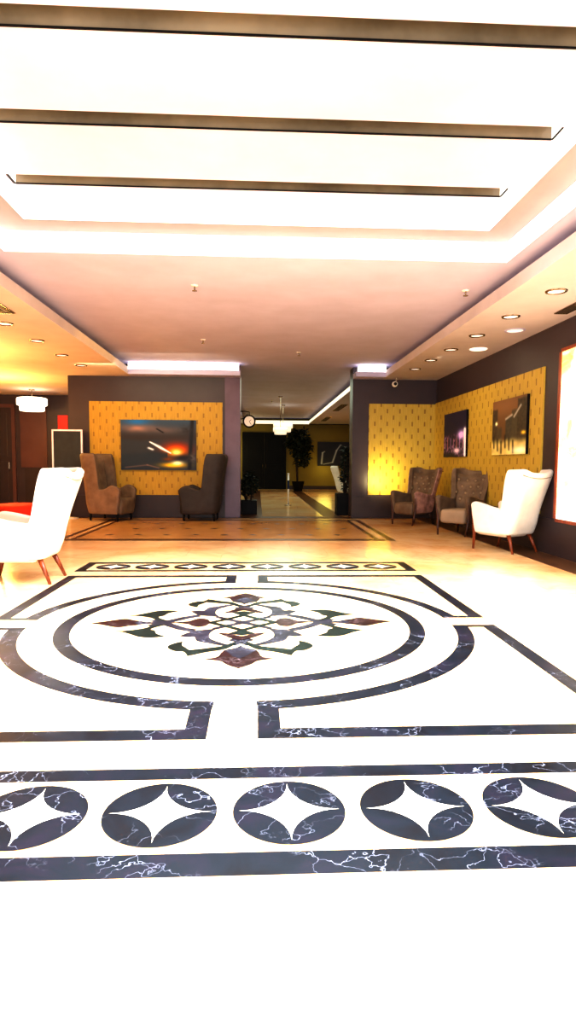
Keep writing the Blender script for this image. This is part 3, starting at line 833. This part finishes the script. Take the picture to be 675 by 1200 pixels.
# ================================================================ CEILING FITTINGS
def make_downlight(label, loc, r, group, lens='lens'):
    t = thing('downlight', label, 'downlight', loc, 0, group)
    b = bmesh.new(); n = 32
    prof = [(r * .80, -.001), (r * .86, -.014), (r, -.012), (r * 1.06, -.0005)]
    rings = [[b.verts.new((rr * math.cos(2 * PI * i / n), rr * math.sin(2 * PI * i / n), z)) for i in range(n)] for rr, z in prof]
    for a, c in zip(rings, rings[1:]):
        for i in range(n): b.faces.new((a[i], a[(i + 1) % n], c[(i + 1) % n], c[i]))
    link('trim_ring', b, M['chrome'], t, True)
    b = bmesh.new(); lathe(b, [(r * .82, -.004), (r * .82, -.001)], n); link('lens', b, M[lens], t)
    return t
dl = [(3.10, 6.48), (3.08, 7.60), (3.06, 8.72), (3.03, 9.80), (2.99, 10.80), (2.97, 11.80)]
base = None
order = ['first', 'second', 'third', 'fourth', 'fifth', 'sixth']
for i, (x, y) in enumerate(dl):
    lab = 'round recessed downlight in the right soffit, %s from the front' % order[i]
    if base is None: base = make_downlight(lab, (x, y, ZS), .105, 'downlights in the right soffit')
    else: dup(base, (x, y, ZS), 0, lab, 'downlights in the right soffit')
d2 = make_downlight('larger pale round ceiling speaker between the downlights and the right wall, nearer one', (3.45, 8.36, ZS), .13, 'ceiling speakers')
d2.children[1].data = d2.children[1].data.copy(); d2.children[1].data.materials[0] = M['ceil']; d2.name = 'ceiling_speaker'; d2['category'] = 'ceiling speaker'
d3 = dup(d2, (3.44, 9.72, ZS), 0, 'bright white round ceiling speaker between the downlights and the right wall, farther one', 'ceiling speakers', {'ceiling_plaster': M['lens']})  # cover glows with the lens material to appear bright white
dll = [(-3.32, 8.47), (-3.30, 9.60), (-3.32, 10.84), (-3.30, 11.93)]
for i, (x, y) in enumerate(dll):
    dup(base, (x, y, ZS), 0, 'round recessed downlight in the orange-lit left soffit, %s from the front' % order[i], 'downlights in the left soffit')
def make_sprinkler(label, loc):
    t = thing('fire_sprinkler', label, 'fire sprinkler', loc, 0, 'ceiling sprinklers')
    b = bmesh.new(); lathe(b, [(.045, 0), (.04, -.012), (.014, -.016)], 20); link('escutcheon', b, M['white_paint'], t, True)
    b = bmesh.new(); tube(b, [(0, 0, -.01), (0, 0, -.06)], .009, 8); link('stem', b, M['chrome'], t, True)
    b = bmesh.new(); lathe(b, [(.006, -.056), (.03, -.064), (.03, -.068), (.006, -.07)], 16); link('deflector', b, M['chrome'], t, True)
    return t
sp = make_sprinkler('small ceiling sprinkler just past the bright coffer, left of centre', (-.74, 7.43, ZC))
dup(sp, (2.45, 7.41, ZC), 0, 'small ceiling sprinkler near the right cove, past the coffer corner', 'ceiling sprinklers')
dup(sp, (-.92, 10.6, ZC), 0, 'small ceiling sprinkler above the sunset painting side of the ceiling', 'ceiling sprinklers')
dup(sp, (.75, 11.65, ZC), 0, 'small ceiling sprinkler in front of the hall opening', 'ceiling sprinklers')
dup(sp, (.45, 20.5, ZC), 0, 'small ceiling sprinkler inside the hall, above the pendant lamps', 'ceiling sprinklers')
def make_vent(label, loc, lx, ly, group=None, name='air_vent'):
    t = thing(name, label, 'air vent', loc, 0, group)
    b = bmesh.new()
    box(b, -lx / 2, lx / 2, -ly / 2, -ly / 2 + .012, -.012, 0); box(b, -lx / 2, lx / 2, ly / 2 - .012, ly / 2, -.012, 0)
    box(b, -lx / 2, -lx / 2 + .012, -ly / 2 + .012, ly / 2 - .012, -.012, 0); box(b, lx / 2 - .012, lx / 2, -ly / 2 + .012, ly / 2 - .012, -.012, 0)
    link('frame', b, M['chrome'], t)
    b = bmesh.new(); n = 4
    sw = (lx - .03) / n
    for i in range(n):
        x = -lx / 2 + .015 + sw * (i + .5); box(b, x - sw * .32, x + sw * .32, -ly / 2 + .012, ly / 2 - .012, -.010, -.002)
    link('grille', b, M['vent'], t)
    return t
make_vent('long dark linear vent in the right soffit by the wall', (3.60, 5.9, ZS), .16, 3.0)
make_vent('square dark vent in the left soffit at the photo edge', (-3.12, 7.62, ZS), .34, .5)
v1 = make_vent('dark slot vent in the hall soffit, nearer of two', (2.62, 20.0, ZS), .2, 2.2)
dup(v1, (2.72, 25.0, ZS), 0, 'dark slot vent in the hall soffit, farther of two')
# security camera hanging from the back soffit
t = thing('security_camera', 'small white security camera hanging from the soffit at the right of the opening', 'security camera', (2.86, 13.05, ZS))
b = bmesh.new(); tube(b, [(.03, 0, 0), (.03, 0, -.05), (.01, -.01, -.085)], .012, 8); link('stem', b, M['white_paint'], t, True)
b = bmesh.new(); lathe(b, [(.03, .06), (.055, .04), (.06, 0), (.058, -.04), (.040, -.055)], 24, 0, 'y', (0, 0, -.13)); cb = link('housing', b, M['white_paint'], t, True)
b = bmesh.new(); lathe(b, [(.034, -.058), (.034, -.05)], 20, 0, 'y', (0, 0, -.13)); link('lens', b, M['black'], cb)

# ================================================================ PLANTS, POSTS AND SEATS IN THE HALL
def leaves(bm, n, cen, rad, size, seed):
    rr = random.Random(seed)
    for _ in range(n):
        d = Vector((rr.gauss(0, 1), rr.gauss(0, 1), rr.gauss(0, 1))).normalized() * (rr.random() ** .4)
        p = Vector(cen) + Vector((d.x * rad[0], d.y * rad[1], d.z * rad[2]))
        a = Vector((rr.uniform(-1, 1), rr.uniform(-1, 1), rr.uniform(-.9, .5))).normalized() * size * rr.uniform(.7, 1.3)
        q = a.cross(Vector((rr.uniform(-1, 1), rr.uniform(-1, 1), 1))).normalized() * size * .28
        vs = [bm.verts.new(p), bm.verts.new(p + a * .5 + q), bm.verts.new(p + a), bm.verts.new(p + a * .5 - q)]
        bm.faces.new(vs)
def make_plant(name, label, loc, pot, trunk_h, cen, rad, n, size, square, seed):
    t = thing(name, label, 'potted plant', loc)
    b = bmesh.new()
    if square: box(b, -pot[0], pot[0], -pot[0], pot[0], 0, pot[1], 0, .012)
    else: lathe(b, [(pot[0] * .7, 0), (pot[0], pot[1] * .85), (pot[0] * 1.06, pot[1]), (pot[0] * .9, pot[1])], 28)
    link('pot', b, M['black'], t)
    b = bmesh.new(); rr = random.Random(seed + 1)
    for k in range(3):
        x, y = rr.uniform(-.05, .05), rr.uniform(-.05, .05)
        tube(b, [(x, y, pot[1] - .05), (x * 2.2, y * 2.2, (pot[1] + trunk_h) / 2), (x * 1.4, y * 3, trunk_h)], [.022, .018, .010], 8)
    link('trunk', b, M['bark'], t, True)
    b = bmesh.new()
    for c, r_ in zip(cen, rad): leaves(b, n, c, r_, size, seed); seed += 3
    link('foliage', b, M['leaf'], t)
    return t
make_plant('potted_tree', 'tall dark leafy potted tree at the end of the hall', (1.72, 26.6, 0), (.26, .42), 1.9,
           [(.05, 0, 1.9), (0, 0, 2.35), (.15, 0, 1.45), (-.25, 0, 2.15), (.28, 0, 2.0)], [(.5, .4, .5), (.45, .4, .35), (.4, .35, .4), (.3, .3, .3), (.32, .3, .35)], 330, .20, False, 3)
make_plant('potted_shrub', 'dark bushy plant in a low square pot at the left of the hall opening', (-.22, 14.35, 0), (.20, .32), .7,
           [(0, 0, .62), (.03, 0, .80)], [(.22, .2, .22), (.16, .15, .16)], 300, .12, True, 21)
make_plant('potted_shrub', 'tall dark plant in a square pot behind the right edge of the opening', (2.0, 14.15, 0), (.21, .50), 1.3,
           [(.05, 0, .9), (.05, 0, 1.30)], [(.17, .2, .38), (.15, .15, .28)], 320, .12, True, 41)
t = thing('barrier_post', 'slim white post with a blue band standing in the hall', 'post', (.85, 17.3, 0))
b = bmesh.new(); lathe(b, [(.11, 0), (.11, .012), (.03, .025)], 24); link('base', b, M['chrome'], t, True)
b = bmesh.new(); tube(b, [(0, 0, .02), (0, 0, .86)], .026, 12); link('pole', b, M['post_white'] if 'post_white' in M else M['white_paint'], t, True)
b = bmesh.new(); lathe(b, [(.028, .46), (.028, .70)], 16); link('band', b, M['blue'], t)
b = bmesh.new(); lathe(b, [(.03, .86), (.032, .89), (.01, .90)], 16); link('cap', b, M['white_paint'], t, True)
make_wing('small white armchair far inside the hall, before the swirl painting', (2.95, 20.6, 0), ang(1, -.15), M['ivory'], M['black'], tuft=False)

# ================================================================ LIGHT
W = bpy.data.worlds.new('daylight'); sc.world = W; W.use_nodes = True
bg = W.node_tree.nodes['Background']; bg.inputs[0].default_value = (1.0, 0.97, 0.93, 1); bg.inputs[1].default_value = 0.9
def area(name, loc, target, sx, sy, power, col=(1, 1, 1), spread=PI):
    l = bpy.data.lights.new(name, 'AREA'); l.shape = 'RECTANGLE'; l.size = sx; l.size_y = sy; l.energy = power; l.color = col; l.spread = spread
    o = bpy.data.objects.new(name, l); COL.objects.link(o); o.location = loc
    o.rotation_euler = (Vector(target) - Vector(loc)).to_track_quat('-Z', 'Y').to_euler()
    return o
def point(name, loc, power, col, r=.1):
    l = bpy.data.lights.new(name, 'POINT'); l.energy = power; l.color = col; l.shadow_soft_size = r
    o = bpy.data.objects.new(name, l); COL.objects.link(o); o.location = loc; return o
def spot(name, loc, target, power, col, ang_=1.2, blend=.6, r=.06):
    l = bpy.data.lights.new(name, 'SPOT'); l.energy = power; l.color = col; l.spot_size = ang_; l.spot_blend = blend; l.shadow_soft_size = r
    o = bpy.data.objects.new(name, l); COL.objects.link(o); o.location = loc
    o.rotation_euler = (Vector(target) - Vector(loc)).to_track_quat('-Z', 'Y').to_euler(); return o
# unseen area light added behind the camera in place of window daylight
area('entrance_daylight', (0, -1.1, 1.5), (0, 6, .0), 6.5, 2.8, 380, (.88, .95, 1.0))
# light of the big ceiling tray
area('tray_light', (0, 3.5, 3.55), (0, 3.5, 0), 3.8, 5.0, 1000, (.86, .94, 1.0), 2.2)
# warm recess on the left
point('recess_lamp', (-5.62, 15.9, 2.62), 260, (1.0, .62, .22), .15)
point('recess_uplight', (-5.6, 13.6, 2.0), 260, (1.0, .58, .16), .25)  # unseen point light added in mid-air to brighten the left ceiling
point('left_soffit_glow', (-4.8, 10.2, 2.1), 170, (1.0, .50, .14), .5)  # unseen point light added to turn the left side orange
# wall washers
spot('panel_wash', (2.55, 12.75, .75), (2.75, 13.32, .95), 60, (1.0, .84, .40), 2.3, 1.0)
area('painting_wash', (-2.1, 11.6, 2.9), (-2.1, 13.3, 1.4), 2.4, .2, 24, (1.0, .86, .52))
area('side_wash', (2.9, 10.5, 2.9), (3.8, 10.5, 1.4), .2, 4.0, 28, (1.0, .86, .55))
area('back_downlights', (-.4, 10.6, 3.15), (-.4, 10.6, 0), 4.5, 2.5, 40, (1.0, .64, .20))  # unseen area light added to keep the far floor orange
# hall
area('hall_ceiling_light', (.8, 19.5, 3.18), (.8, 19.5, 0), 2.2, 9.0, 170, (.80, .92, .72))  # unseen area light added to brighten the hall
area('hall_floor_spot', (3.3, 23.5, 2.93), (3.1, 23.5, 0), .8, 2.5, 60, (1.0, .50, .10))
point('hall_wall_glow', (3.0, 27.9, .9), 14, (1.0, .80, .16), .35)
point('hall_left_glow', (-1.3, 27.3, 1.6), 50, (1.0, .88, .38), .3)

# ================================================================ CAMERA
cam = bpy.data.cameras.new('camera'); co = bpy.data.objects.new('camera', cam); COL.objects.link(co)
f_px, pitch, yaw, roll = 727.3, .0769, .0488, .0064
cam.sensor_fit = 'VERTICAL'; cam.sensor_height = 36.0; cam.lens = f_px * 36.0 / 1200.0
cam.clip_start = .05; cam.clip_end = 100
co.location = (0, 0, 1.15)
Rm = Matrix.Rotation(-yaw, 4, 'Z') @ Matrix.Rotation(PI / 2 - pitch, 4, 'X') @ Matrix.Rotation(roll, 4, 'Z')
co.rotation_euler = Rm.to_euler()
sc.camera = co
sc.view_settings.view_transform = 'Standard'
sc.view_settings.look = 'None'
sc.view_settings.exposure = 0.15
sc.view_settings.gamma = 0.78
